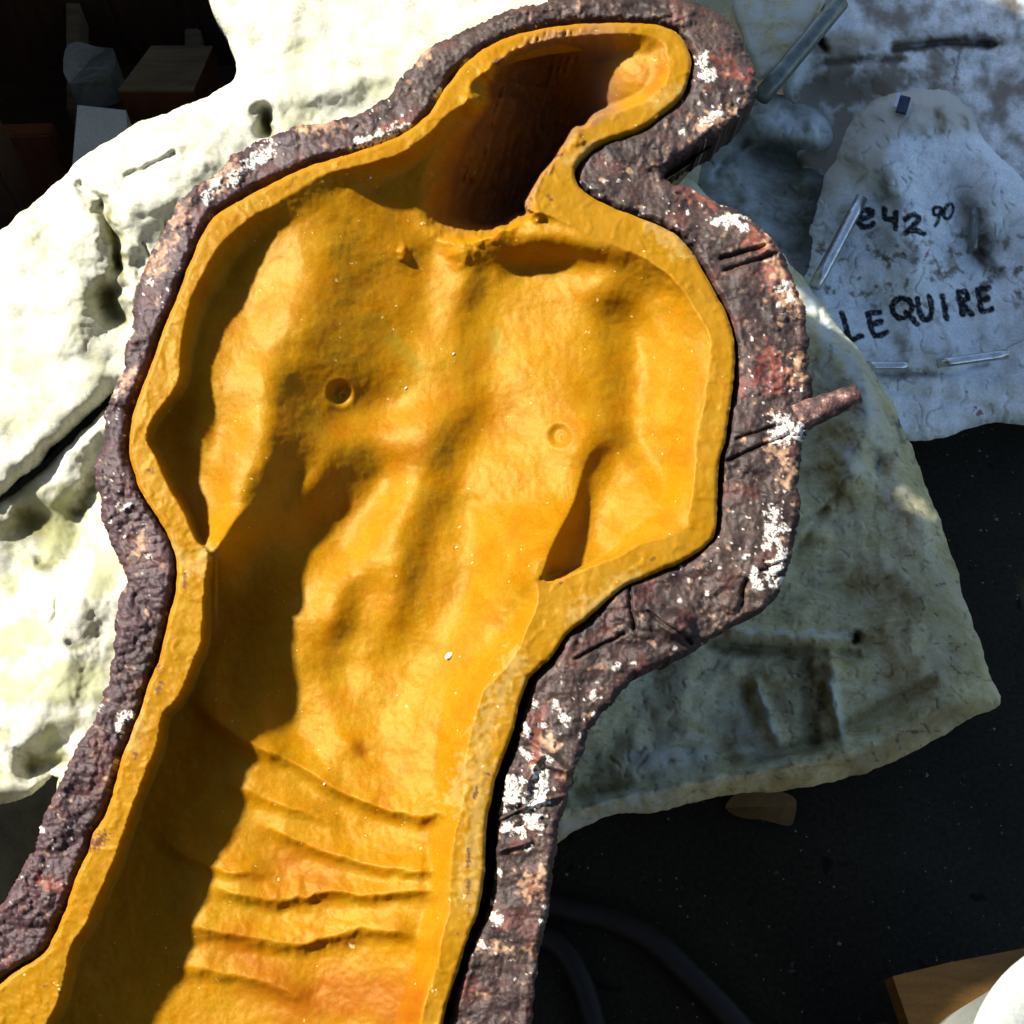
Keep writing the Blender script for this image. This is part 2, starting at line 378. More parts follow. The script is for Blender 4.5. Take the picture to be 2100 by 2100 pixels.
def build_lining():
    c = 3.0
    X, Y = grid(-160, 30, 1530, 2280, c)
    So = sdf(X, Y, catmull(ORANGE, 3)); So = So+fbm(X, Y, 30, 3, 5)*1.6
    Si = sdf(X, Y, catmull(INNER, 3)); Si = Si+fbm(X, Y, 26, 3, 8)*1.4
    # depth of the cavity floor below the rim (cm) in full-view coordinates
    D = [(120,1850,3.2),(250,1700,5.2),(330,1500,5.6),(420,1330,5.9),(450,1150,6.0),(560,1200,6.2),(650,1150,5.8),(760,1150,5.5),(870,1150,5.0),(960,1120,3.9),(1010,1040,3.2),
         (520,1400,5.9),(640,1380,5.8),(760,1350,5.4),(880,1300,3.8),(930,1200,3.6),(300,1850,5.8),(450,1700,6.0),(600,1600,5.6),(760,1560,4.6),(850,1500,3.2),(850,1650,2.8),(830,1800,2.6),(650,1800,5.0),(470,1850,5.7),
         (380,560,1.5),(420,480,1.8),(400,690,1.9),(330,830,2.5),(380,900,3.8),(400,980,3.6),(450,820,3.5),(470,700,2.4),(470,600,2.0),(560,560,2.6),(540,660,3.1),(600,450,2.2),(700,420,3.0),
         (620,700,2.7),(600,770,2.8),(640,850,3.7),(580,850,3.2),(550,930,4.4),(560,1000,5.6),(720,800,4.6),(700,600,3.4),(800,640,4.8),(830,520,4.4),(900,700,5.0),(860,850,5.4),(960,800,5.0),(1030,700,4.6),(1060,820,4.2),(1000,600,4.4),(1050,530,3.8),
         (1130,650,4.2),(1200,600,3.4),(1260,700,3.0),(1180,750,4.2),(1120,760,4.2),(1200,870,4.2),(1150,950,4.4),(1110,1020,4.8),(1220,960,3.2),(1260,850,2.8),(1300,900,1.4),(1330,700,1.4),(1250,1000,1.8),(1180,520,2.2),(1300,600,1.6),
         (1030,960,4.4),(980,950,4.9),(1100,480,1.6),(1040,430,1.4),(990,470,1.8),(920,480,3.0),(850,480,3.8),(760,380,3.4),(730,330,2.0),(690,370,2.4),(600,390,1.5),(500,440,1.5)]
    d = tps([(a*V, b*V, z) for a, b, z in D], X, Y)
    # neck and head hollow: much deeper
    NECK = v2([(905,190),(868,222),(812,275),(792,330),(783,400),(806,446),(846,464),(900,455),(960,430),(1010,402),(1030,350),(1095,262),(1210,212),(1300,170),(1300,50),(1050,45),(930,110)])
    Sn = sdf(X, Y, catmull(NECK, 3))+fbm(X, Y, 30, 3, 21)*5
    nd = tps([(a*V, b*V, z) for a, b, z in [(900,400,14),(950,350,15),(880,300,8.5),(850,260,6.5),(1000,250,14),(1060,200,13),(1000,150,11),(960,200,9.5),(1060,110,8.0),(1110,130,6),(1150,120,3.4),(1190,110,2.4),(1250,110,1.4),(1230,160,1.9),(820,380,7.5),(840,440,8.5),(1140,190,5.5)]], X, Y)
    nw = np.clip(Sn/(V*(24+60*(1-sst(X, 840*V, 930*V)))), 0, 1); nw = nw*nw*(3-2*nw)
    d = d*(1-nw)+nd*nw
    # relief solved from where the surface leans to or from the light
    sh = np.zeros(X.shape)
    for a, wd, pts in [
        (+.50, 46, [(540,640),(530,690),(505,760)]), (+.35, 50, [(600,520),(570,620)]), (+.45, 30, [(388,870),(392,930)]), (-.25, 16, [(432,870),(425,920)]), (+.50, 38, [(480,870),(450,980)]), (+.25, 30, [(470,1040),(455,1080)]),
        (-.22, 44, [(730,510),(690,600),(650,700)]), (-.15, 80, [(760,560),(720,700)]), (-.85, 34, [(590,790),(585,860),(570,940),(520,1020)]), (-.30, 14, [(595,812),(625,835),(655,862)]), (-.45, 30, [(640,880),(620,930)]),
        (+.40, 20, [(650,950),(622,1000),(590,1040)]), (-.75, 36, [(740,945),(700,965),(670,1010),(600,1075)]), (+.65, 42, [(820,850),(750,875)]), (+.40, 46, [(870,850),(830,900)]),
        (+.80, 34, [(815,1000),(780,1060),(735,1130)]), (+.40, 34, [(690,1180),(660,1240)]), (-.45, 26, [(715,1210),(700,1290)]), (+.35, 26, [(725,1330),(730,1400)]),
        (-.32, 36, [(968,640),(966,720),(968,775),(985,830)]), (-.34, 34, [(945,880),(917,932),(903,1000),(881,1062),(845,1153)]), (-.28, 30, [(835,1190),(824,1260),(810,1320)]),
        (+.55, 26, [(985,1060),(1005,1120),(975,1225)]), (+.35, 30, [(800,1150),(780,1250)]), (+.40, 60, [(1060,910),(1000,940)]), (+.25, 70, [(1090,700),(1000,760)]), (+.30, 30, [(1180,880),(1150,960)]),
        (-.60, 26, [(1040,532),(1100,514),(1190,507),(1285,526),(1340,560)]), (+.55, 32, [(1110,560),(1240,580)]), (+.35, 26, [(1090,470),(1180,486)]), (-.60, 20, [(982,535),(980,570),(972,600)]),
        (-.40, 34, [(1262,598),(1245,650),(1265,720),(1278,800)]), (+.40, 40, [(1345,700),(1340,800)]), (+.25, 26, [(1330,850),(1340,900)]), (-.45, 24, [(1262,890),(1215,925)]), (-.35, 24, [(1265,900),(1310,950),(1345,985)]), (+.40, 36, [(1280,1010),(1250,1060)]),
        (-.6, 20, [(745,400),(800,460),(865,508)]), (+.30, 22, [(740,470),(790,500)]), (+.25, 26, [(720,370),(770,400)]), (+.20, 70, [(870,1400),(830,1480)]), (-.30, 24, [(560,1440),(575,1540)]), (+.35, 34, [(650,1430),(665,1530)]), (-.50, 9, [(730,1530),(742,1542)]),
        (-.25, 50, [(700,1330),(680,1400)]), (+.30, 40, [(960,1290),(930,1400)]), (+.30, 50, [(890,600),(860,700)]), (-.20, 30, [(860,560),(850,640)])]:
        sh += a*(1.5 if a < 0 else 1.5)*gstroke(X, Y, pts, wd*1.22)
    sh += .10*fbm(X, Y, 70, 3, 3)
    lx, ly = .92, .39                               # screen direction away from the sun
    mpp = .000377
    # ridge between arm and body, standing up to the rim
    rid = catmull(v2([(640,470),(610,580),(560,680),(530,745),(515,830),(488,925),(440,985),(408,1040)]), 4, False)
    hgt = np.interp(Y, [470*V, 700*V, 850*V, 950*V, 1020*V], [0, .003, .009, .020, .040])
    dd = seg_dist(X, Y, rid); sgn = np.sign((X-np.interp(Y, rid[:, 1], rid[:, 0])))
    ridge = hgt*np.exp(-(dd/np.where(sgn > 0, np.interp(Y, [720*V, 900*V], [70, 40]), 52))**1.5)*sst(Y, 470*V, 640*V)
    low = d*.01-ridge
    slope = -(np.gradient(low, c, axis=1)*lx+np.gradient(low, c, axis=0)*ly)/mpp      # rise per run along the light
    want = slope+sh
    want = np.where(want < 0, -.90*np.tanh(-want/.90), want)
    free = np.clip(nw+sst(Y+.9*X, 1500, 1350)+sst(X-.0*Y, 470, 420), 0, 1) if False else np.clip(nw+(1-sst(X+.33*(Y-1100), 520, 640))*sst(Y, 1060, 1130), 0, 1)
    delta = (want-slope)*(1-free)+sh*nw*.5
    kx = 2*np.pi*np.fft.fftfreq(X.shape[1], c); ky = 2*np.pi*np.fft.fftfreq(X.shape[0], c)
    KX, KY = np.meshgrid(kx, ky); kl = KX*lx+KY*ly; kp = -KX*ly+KY*lx
    e = (2*np.pi/1100)**2
    Hh = np.fft.fft2(delta)*(-1j*kl)/(kl**2+.12*kp**2+e)
    rel = np.real(np.fft.ifft2(Hh))                 # px units, slope 1 = 45 degrees
    d_m = low-rel*mpp
    # wall: how many pixels the side takes to drop
    wall = tps([(a*V, b*V, z) for a, b, z in [(370,700,26),(420,480,60),(550,400,70),(700,350,60),(300,830,14),(350,950,14),(400,1100,12),(390,1250,20),(330,1400,20),(200,1700,22),(120,1850,22),
         (850,230,30),(900,170,34),(1100,80,60),(1290,100,60),(1200,210,20),(1080,280,10),(1000,380,10),(1100,430,50),(1250,520,70),(1360,650,90),(1340,850,110),(1290,1000,80),(1150,1060,12),(1060,1100,16),(1010,1200,60),(930,1330,90),(880,1450,70),(850,1700,60),(830,1900,60)]], X, Y)
    wall = np.maximum(wall, 8)
    t = np.clip(Si/wall, 0, 1); wfac = 1-(1-t)**2.2
    rid2 = catmull(v2([(1170,815),(1125,840),(1100,880),(1080,950),(1045,1020),(1020,1085)]), 4, False)
    dd2 = seg_dist(X, Y, rid2); side2 = np.sign(X-np.interp(Y, rid2[:, 1], rid2[:, 0]))
    h2 = np.interp(Y, [815*V, 880*V, 950*V, 1060*V], [.002, .006, .014, .032])
    ridge2 = h2*np.exp(-(dd2/np.where(side2 > 0, 20, 75))**1.4)*sst(Y, 780*V, 870*V)
    z = -(d_m-ridge2)*wfac
    z = np.where(Si > 0, np.minimum(z, .0015), 0)
    # folds of the belly: thin lips standing in the cavity
    for a, wd, pts in [(.0055,9,[(360,1320),(430,1375),(500,1415),(560,1440),(640,1490),(740,1530),(820,1537),(872,1515)]), (.003,8,[(430,1478),(530,1517),(600,1540),(650,1562)]),
                       (.0045,9,[(490,1555),(600,1600),(680,1625),(760,1640),(845,1642)]), (.0050,9,[(390,1672),(500,1695),(570,1692),(620,1680),(700,1688),(760,1680),(845,1686)]),
                       (.0050,10,[(340,1750),(420,1757),(540,1778),(620,1768),(700,1752),(800,1766)]), (.004,10,[(330,1822),(450,1840),(540,1868),(600,1900)]), (.003,8,[(300,1590),(420,1640),(520,1650)])]:
        P = catmull(v2(pts), 5, False); wob = fbm(X, Y, 40, 3, 31)*5
        dd = seg_dist(X+wob, Y+wob, P)
        yl = np.interp(X+wob, P[:, 0], P[:, 1]); below = (Y+wob) > yl
        end = sst(X, P[0, 0]-20, P[0, 0]+60)*(1-sst(X, P[-1, 0]-70, P[-1, 0]+10))
        z = z+a*2.0*np.where(below, np.exp(-(dd/(wd*1.7))**1.6), np.exp(-(dd/(wd*5.5))**1.3))*end*sst(Si, 0, 50)
    # nipples: little cups
    for nx, ny, r, k in [(641,742,27,1.0),(1056,822,25,.55)]:
        q = np.hypot(X-nx*V, Y-ny*V)/V
        z = z-k*.0065*np.exp(-(q/(r*.72))**4)+k*.0005*np.exp(-((q-r)/6)**2)+k*.0042*np.exp(-(np.hypot(X-(nx+4)*V, Y-(ny+2)*V)/V/9)**2)-k*.004*np.exp(-(np.hypot(X-(nx+5)*V, Y-(ny+3)*V)/V/4)**2)
    # torn lumps near the pit of the neck and on its rim
    for bx, by, r, a in [(868,475,22,.005),(935,425,30,.006),(895,190,18,.007),(925,140,14,.005),(760,475,10,.004),(1088,262,12,.004),(1012,405,14,.004),(905,455,14,.003),(400,1032,14,.003)]:
        q = np.hypot(X-bx*V, Y-by*V)/V+fbm(X, Y, 20, 2, 17)*7; z = z+a*np.exp(-(q/r)**2)
    # rim: gently uneven, slight cut ledges
    rimm = 1-sst(Si, -3, 6)
    z = z+rimm*(fbm(X, Y, 120, 3, 41)*.0012+fbm(X, Y, 22, 3, 44)*.0004)
    z = z-.0022*(1-sst(So, 0, 9))**2
    led = ridged(X, Y*1.0, 60, 2, 50); z = z+rimm*.0004*(led > 1.1)
    z = z+(1-rimm)*(fbm(X, Y, 55, 4, 61)*.0006+fbm(X, Y, 14, 3, 65)*.00016)
    tear = (.6*fbm(X, Y, 24, 3, 71)+1.0*(ridged(X+Y*.25, Y*.22-X*.05, 30, 3, 73, .55)-1))*nw
    z = z+tear*.004*(1-sst(X, 1060*V, 1120*V))
    attrs = dict(
        rim=np.clip((rimm+.5*(1-sst(Si, 0, 40)))*np.maximum(sst(X+.35*Y-1150, 0, 250), .25), 0, 1),
        pale=np.clip(strokes(X, Y, [([(395,1170),(425,1135)], 12), ([(330,1090),(390,1165)], 7), ([(287,1455),(270,1530)], 13), ([(1340,460),(1400,510)], 16), ([(1300,1190),(1180,1260)], 15), ([(960,1570),(935,1640)], 16), ([(1060,1350),(990,1500),(975,1700),(960,1850)], 16), ([(1340,215),(1400,180)], 9),([(1215,300),(1160,330)], 10)], .9, 26, 5)*.55, 0, .6),
        rust=np.clip(.85*gstroke(X, Y, v2([(640,1860),(760,1900)]), 60)+.5*gstroke(X, Y, v2([(520,1640),(600,1650)]), 60)+.6*gstroke(X, Y, v2([(440,1800),(560,1900)]), 60)+.5*gstroke(X, Y, v2([(1240,120),(1260,90)]), 50)+.5*gstroke(X, Y, v2([(680,1416)]), 14)+.25*fbm(X, Y, 70, 3, 77), 0, .75)*(1-rimm),
        brown=np.clip(nw*.9*(.45+.55*sst(X+.25*Y, 930*V, 1060*V))*(1-sst(X, 1130*V, 1200*V))*(.8+.5*fbm(X, Y, 60, 3, 81)), 0, .92),  # shade of the neck hollow deepened in the colour, weaker on its left wall
        green=np.clip(.7*gstroke(X, Y, v2([(935,635),(938,655)]), 16)+.5*gstroke(X, Y, v2([(740,640),(790,690)]), 16), 0, .7),
        dirt=strokes(X, Y, [([(380,1183),(376,1203)], 3), ([(378,1170),(380,1182)],2), ([(296,912)], 2.5), ([(308,965)], 5), ([(275,1560),(281,1545)], 3), ([(330,1400),(322,1420)], 4), ([(212,1716),(185,1735)], 9), ([(1018,128),(1024,124)], 6), ([(962,1745),(960,1775)], 3.5), ([(962,1805),(961,1830)], 3), ([(978,1615),(974,1635)], 2.5),
            ([(1002,1586)], 2.5), ([(1150,1195)], 2.5), ([(1338,1147),(1344,1143)], 2.5), ([(1125,404),(1128,410)], 3), ([(1360,180)], 3), ([(1150,318),(1140,322)], 2.5), ([(842,299)], 3), ([(91,2022)], 4), ([(120,2036)], 4), ([(325,1368)], 6), ([(939,1915)],2)], .8, 2, 3, 8)*.85)
    pos = lambda x, y: MP.at(x, y, z)
    sk = [lambda P: P-MN*.012, lambda P: P-MN*.035]
    return relief('rubber_lining', X, Y, So, pos, M_RUB, mould, attrs, sk, c)
build_lining()

def build_shell():
    c = 2.6
    X, Y = grid(-310, -30, 1700, 2290, c)
    So = sdf(X, Y, catmull(ORANGE, 3))
    Sb = sdf(X, Y, catmull(BROWN, 3))
    rag = fbm(X, Y, 34, 5, 201, .62)*4.5+ridged(X, Y, 11, 3, 207)*1.2
    gap = 4+np.where(X > 700, np.interp(Y, [1290, 1420, 1600, 1720, 1900, 2050], [0, 8, 17, 19, 14, 8]), np.interp(Y, [600, 800, 1100, 1380, 1500, 1950, 2050], [3, 4, 0, 4, 1, 3, 4]))
    S = np.minimum(Sb+rag, -So-gap+fbm(X, Y, 26, 4, 211)*2.2)
    z = fbm(X, Y, 150, 3, 221)*.005+fbm(X, Y, 42, 4, 225, .55)*.0015
    lump = 1-np.clip(cells(X+fbm(X, Y, 20, 2, 5)*8, Y, 17, 3), 0, 1)
    rocky = sst(fbm(X, Y, 120, 2, 231)+np.where(X < 420, .45, 0)*sst(Y, 900, 1050), -.1, .45)
    z = z+lump*.0030*rocky+fbm(X, Y, 9, 3, 235)*.0004
    edge = np.clip(S/16, 0, 1); z = z-.006*(1-edge)**2
    z = z-.004-.004*sst(X, 500, 900)*sst(Y, 1250, 1500)
    # grooves, cords and twigs set in the plaster
    cords = [([(1064,1505),(1110,1535),(1165,1585)], 8, .005), ([(1080,1545),(1125,1570),(1160,1580)], 6, .005), ([(1022,1680),(1080,1655),(1160,1630)], 2.6, .004), ([(1110,1550),(1085,1600),(1075,1660)], 6, .005),
             ([(1290,1200),(1300,1290)], 4, -.006), ([(1180,1350),(1280,1300)], 3, -.005), ([(1480,530),(1570,505)], 5, -.006), ([(1490,555),(1590,520)], 4, -.004), ([(1020,1745),(1090,1725)], 6, .004), ([(1330,1255),(1420,1320)], 3, -.004),
             ([(1510,900),(1600,870)], 3, -.004), ([(1490,945),(1620,890)], 3, -.005), ([(1530,1190),(1520,1240)], 5, -.006), ([(310,1640),(250,1600)], 3, -.004), ([(1560,1170),(1610,1150)], 2.5, -.004), ([(1565,1150),(1590,1200)], 2.5, -.004)]
    for pts, wd, a in cords: z = z+a*gstroke(X+fbm(X, Y, 30, 2, 9)*4, Y, pts, wd)
    for bx, by, r, a in [(1388,1280,26,.013),(1055,1647,13,.007),(1060,1683,9,.006),(1035,1640,6,.005),(1270,1195,10,.005),(1500,1235,18,.007)]:
        z = z+a*np.exp(-(np.hypot((X-bx)/1.2, Y-by)/r)**4)
    Wt = [([(555,305),(500,345),(475,368)],11),([(447,375),(425,400)],10),([(420,410)],8),([(742,292),(790,285),(836,265)],13),([(895,197),(902,190)],7),([(955,130)],6),([(1440,118),(1445,150)],10),([(1455,160),(1460,148)],9),
          ([(1470,455),(1500,450),(1525,465)],10),([(1530,443)],7),([(1600,590),(1612,585)],8),([(1620,612)],8),([(1598,625)],5),([(1602,865),(1600,895),(1620,880)],17),([(1640,872),(1640,890)],12),([(1586,1050),(1580,1090)],11),([(1575,1100),(1605,1085)],9),([(1570,1120),(1590,1105),(1600,1130)],7),([(1600,1140),(1580,1185)],11),([(1545,1180),(1555,1200)],11),([(1585,1205),(1600,1190)],8),([(1526,1142)],5),
          ([(1098,1447)],7),([(1140,1448),(1160,1475)],8),([(1216,1422),(1222,1430)],8),([(1077,1488),(1080,1500)],9),([(1113,1487)],7),([(1073,1545),(1085,1550)],8),([(1110,1548),(1130,1560)],5),([(1052,1610),(1045,1630),(1060,1625)],19),([(1108,1590),(1112,1620),(1100,1645)],17),([(1085,1680),(1098,1690)],15),([(1035,1695),(1075,1708)],8),([(1086,1740)],7),([(1021,1788)],8),([(1012,1880),(1020,1890)],9),([(1030,1660)],8),([(1010,1850)],5),
          ([(262,1465),(245,1490)],10),([(254,1044),(265,1036)],5),([(303,1142)],6),([(205,1450)],6),([(240,1562)],4),([(83,1703)],5),([(270,680),(262,690)],5),([(305,580),(310,575)],6),([(1395,1230)],4),([(1268,1365)],5),([(1258,1370)],5),([(1225,1400)],4),([(1300,1360)],4),([(1385,1330)],4),([(1360,220),(1345,228)],5),([(1440,250),(1480,232)],6),([(1400,270)],5),([(1450,1215)],4),([(236,803)],5),([(1117,1860)],5),([(1110,1890)],5),([(985,1935),(1000,1945)],6)]
    white = strokes(X, Y, Wt, .55, 5, 301, 14)*(1-.85*strokes(X, Y, [([(1060+random.uniform(-40, 60), 1590+random.uniform(0, 120))], 2.5) for _ in range(14)]+[([(1577+random.uniform(-25, 30), 1060+random.uniform(0, 140))], 3) for _ in range(14)], .8, 2, 5))
    white = white*sst(np.abs(noise(X/11+.3*noise(X/5, Y/5, 4), Y/11, 381)), .02, .10)*sst(np.abs(noise(X/6, Y/6+.4*noise(X/4, Y/4, 5), 383)), .015, .12)
    sp = fbm(X, Y, 13, 2, 311); zone = sst(fbm(X, Y, 170, 2, 313), .0, .4)
    white = np.maximum(white, sst(sp, .72, .84)*zone*.85)
    Tn = [([(246,794),(262,775)],12),([(372,430),(362,455)],12),([(348,490),(335,515),(322,550)],11),([(480,350),(440,375)],14),([(620,265),(700,255)],9),([(1440,255),(1490,240)],12),([(1632,740),(1636,770)],12),([(1605,930),(1590,915)],16),([(1625,960),(1612,990)],10),([(1117,1520),(1135,1530)],12),([(1112,1775),(1108,1800)],9),([(1090,1830),(1080,1810)],14),([(1160,1600)],9),([(985,1940),(1040,1950)],8),([(1090,1950)],10),([(1570,490)],12),([(1590,540),(1600,560)],11),([(290,1100),(280,1140)],9),([(880,100),(860,130)],8),([(1620,620),(1610,600)],18),([(300,560),(310,530)],9),([(240,1560),(225,1600)],6)]
    tan = strokes(X, Y, Tn, 1.0, 14, 321, 16)*.75
    tan = np.maximum(tan, sst(fbm(X, Y, 26, 3, 331), .55, .95)*.6)
    red = strokes(X, Y, [([(1578,740),(1590,770)],26),([(1530,790),(1560,760)],14),([(1585,560),(1600,580)],22),([(1555,490),(1570,500)],22),([(780,270),(850,245)],10),([(75,1805),(120,1815)],12),([(960,2020)],14),([(1110,1450),(1090,1580)],8),([(1030,1890)],14),([(1420,390),(1460,410)],12),([(1470,120),(1530,160)],12)], .9, 16, 341, 18)*.85
    red = np.maximum(red, .25*sst(fbm(X, Y, 80, 3, 351), .25, .7))
    z = z+white*.0014*(.7+.5*fbm(X, Y, 12, 2, 371))
    pos = lambda x, y: MP.at(x, y, z)
    def out(k, dn):
        def f(P):
            # shell side: turn down and slightly in under the flange
            ctr = MC+np.array([-.09, -.02, 0])
            return P-MN*dn+(ctr-P)*k
        return f
    o = relief('shell_flange', X, Y, S, pos, M_SHELL, mould, dict(white=white, tan=tan, red=red, purple=np.clip(1-sst(X+.3*Y+fbm(X, Y, 120, 3, 361)*150, 620, 900), 0, 1)), [out(.0, .010), out(.012, .030)], c)
    # the body of the shell beneath: offset bowl
    n = 120; B = catmull(BROWN, 2); B = B[::2]
    rings = []
    for s, dp in ((.93, .018), (.92, .06), (.88, .11), (.78, .155), (.5, .19), (.05, .20)):
        cx, cy = 700, 1150
        P = np.array([(cx+(x-cx)*s, cy+(y-cy)*s) for x, y in B]); rings.append(MP.at(P[:, 0], P[:, 1], -dp))
    m = len(B); vs = np.vstack(rings); fs = []
    for r in range(len(rings)-1):
        for i in range(m):
            j = (i+1) % m; fs.append((r*m+i, r*m+j, (r+1)*m+j, (r+1)*m+i))
    link_mesh('outer_shell', vs, fs, M_SHELL, mould, True, dict(white=np.zeros(len(vs)), tan=np.zeros(len(vs)), red=np.zeros(len(vs)), purple=np.zeros(len(vs))))
build_shell()

# pipe stub standing out of the shell on the right
def stub():
    p0 = MP.at(1630, 860, -.012); p1 = MP.at(1690, 842, -.010); p2 = MP.at(1758, 808, -.004)
    pts = [p0+(p2-p0)*t for t in np.linspace(0, 1, 14)]
    rr = [.0125*(1-.35*t)+random.uniform(-.0006, .0006) for t in np.linspace(0, 1, 14)]
    rr[-1] = .0088
    ax = (p2-p0)/np.linalg.norm(p2-p0)
    pts += [p2-ax*.001, p2-ax*.012]; rr += [.0065, .0055]
    o = tube('pipe_stub', pts, rr, M_STUB, mould, 20, True, rough=.05)
ms = Mat('spattered_rusty_pipe', .6, .4)
c_ = ms.ramp(ms.noise(90, 5, .7), [(.35, (.02, .012, .012)), (.52, (.09, .045, .04)), (.62, (.30, .16, .12)), (.72, (.75, .70, .62))]); ms.col(c_); ms.bump(ms.noise(120, 5, .7), .7, .003)
M_STUB = ms.m
stub()
# crumbs of plaster on the rubber
M_CHIP = mat_simple('white_chip', (.75, .74, .70), (.85, .85, .80), 90, .7)
def crumb(name, px, py, h, r, parent=None):
    import bmesh
    bm = bmesh.new(); bmesh.ops.create_icosphere(bm, subdivisions=2, radius=r)
    for v in bm.verts: v.co = Vector((v.co.x*1.3, v.co.y*.9, v.co.z*.6))*(1+random.uniform(-.15, .15))
    me = bpy.data.meshes.new(name); bm.to_mesh(me); bm.free(); me.materials.append(M_CHIP)
    o = bpy.data.objects.new(name, me); COL.objects.link(o); o.location = MP.at(px, py, h).tolist(); o.rotation_euler = (0.2, 0, .7)
    return o
bpy.context.view_layer.update()
DG = bpy.context.evaluated_depsgraph_get()
def hit(px, py, lift=0.0):
    d = rays(px, py); d = Vector((d/np.linalg.norm(d)).tolist())
    ok, loc, nor, *_ = SC.ray_cast(DG, Vector(CAM.tolist()), d)
    return loc+nor*lift if ok else Vector(MP.at(px, py).tolist())
for i, (px, py, r, lab) in enumerate([(923,1345,.0028,'white plaster crumb lying on the amber belly of the torso mould'), (833,796,.0011,'tiny white speck in the amber chest near the left nipple'), (937,1123,.0010,'tiny white speck on the amber ribs of the torso mould'), (759,364,.0011,'tiny white speck beside the neck hollow of the torso mould'), (930,726,.0010,'tiny white speck on the breastbone of the torso mould'), (666,1607,.0009,'tiny white speck on a lower belly fold of the torso mould'), (1108,1949,.0001,'')]):
    if not lab: continue
    o = crumb('plaster_crumb', px, py, 0, r); o.location = hit(px, py, r*.4)
    tag(o, lab, 'plaster crumb', 'plaster crumbs lying in the mould')

# ================================================================== SURROUNDING PLASTER MOULDS
def slab(name, poly, plane, hfun, mat, parent, bbox, cell, rag, rnd, rh, marks=None, seed=0, skirts=((0.0, .03), (.10, .12), (.25, .30)), rough=(.006, .003), drop=None):
    """lumpy plaster body: rounded at the edge (rnd px, rh m), sides running down and in underneath"""
    X, Y = grid(*bbox, cell)
    S = sdf(X, Y, catmull(v2(poly), 3))+fbm(X, Y, 50, 5, seed)*rag
    t = np.clip(S/rnd, 0, 1); z = -rh*(1-np.sqrt(1-(1-t)**2))
    z = z+fbm(X, Y, 160, 3, seed+3)*rough[0]*2+fbm(X, Y, 50, 3, seed+7, .5)*rough[0]*.14-np.clip(ridged(X+fbm(X, Y, 60, 2, seed)*40, Y*.6+X*.3, 60, 3, seed+13, .55)-1.25, 0, 1)*rough[1]*1.2
    z = z+hfun(X, Y)
    A = dict(stain=np.zeros(X.shape), stain2=np.zeros(X.shape), ink=np.zeros(X.shape), redink=np.zeros(X.shape))
    if marks:
        for k, v in marks(X, Y).items(): A[k] = v
    P0 = plane.at(X[S > 0], Y[S > 0], 0); ctr = P0.mean(0)
    def mk(k, dn):
        def f(P):
            d = P-CAM; d = d/-d[:, 2:3]                      # undercut: the side leans in as steeply as the view
            dn_ = np.minimum(dn, P[:, 2:3]-.002)
            Q = P+(ctr-P)*np.array([k*.3, k*.3, 0])+d*dn_*1.0; return Q
        return f
    return relief(name, X, Y, S, lambda x, y: plane.at(x, y, z), mat, parent, A, [mk(*s) for s in skirts], cell)
def thing(name, px, py, z, label, cat, group=None):
    p = level(0).at(px*V, py*V); q = level(z).at(px*V, py*V)
    return empty(name, (q[0], q[1], 0), label, cat, group)
GR = 'plaster moulds stacked around the torso mould'

# left, upper: white in the sun
def hA(X, Y):
    z = 0
    for a, wd, pts in [(-.030,16,[(498,215),(505,245)]),(-.028,17,[(195,395),(215,450),(225,500)]),(-.030,26,[(205,560),(215,590)]),(-.016,12,[(150,350),(190,380)]),(.014,45,[(130,460),(140,600)]),(.012,18,[(238,470),(250,560)]),
                       (-.005,14,[(480,150),(560,138),(700,128)]),(-.006,6,[(240,335),(310,300),(330,290)]),(.010,40,[(520,180),(650,160)]),(-.012,40,[(620,215),(780,175)]),(-.004,5,[(310,420),(318,450)]),(-.004,5,[(270,460),(290,500)]),(.02,90,[(300,330),(200,420)]),(-.012,14,[(410,130),(440,150)])]:
        z = z+a*gstroke(X+fbm(X, Y, 40, 3, 11)*10, Y, v2(pts), wd*V)
    return z
def mA(X, Y):
    n = fbm(X, Y, 28, 4, 401)
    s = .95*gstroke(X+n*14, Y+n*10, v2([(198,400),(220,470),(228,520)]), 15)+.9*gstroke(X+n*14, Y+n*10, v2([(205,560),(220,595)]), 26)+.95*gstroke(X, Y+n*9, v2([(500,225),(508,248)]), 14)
    s = s+sst(ridged(X, Y, 70, 4, 405, .6), 1.62, 1.9)*.5*sst(fbm(X, Y, 150, 2, 407), -.1, .4)
    s2 = sst(fbm(X, Y, 110, 4, 411), .0, .6)*.8
    return dict(stain=np.clip(s, 0, .9), stain2=s2*.5)
tA = thing('plaster_mould', 300, 500, .5, 'sunlit white plaster mould under the upper left edge of the torso mould', 'plaster mould', GR)
slab('plaster_body', [(-120,520),(-20,450),(60,385),(130,320),(240,240),(350,200),(432,158),(445,125),(428,70),(430,-60),(1050,-60),(1050,300),(800,700),(400,900),(250,740),(206,748),(150,800),(95,850),(60,885),(-20,950),(-120,1000)],
     Plane((-.3, .7, .57), (0, -.10, 1)), hA, M_WHITE, tA, (-140, -80, 1180, 1100), 3.6, 5, 46, .03, mA, 420, rough=(.0045, .0014))
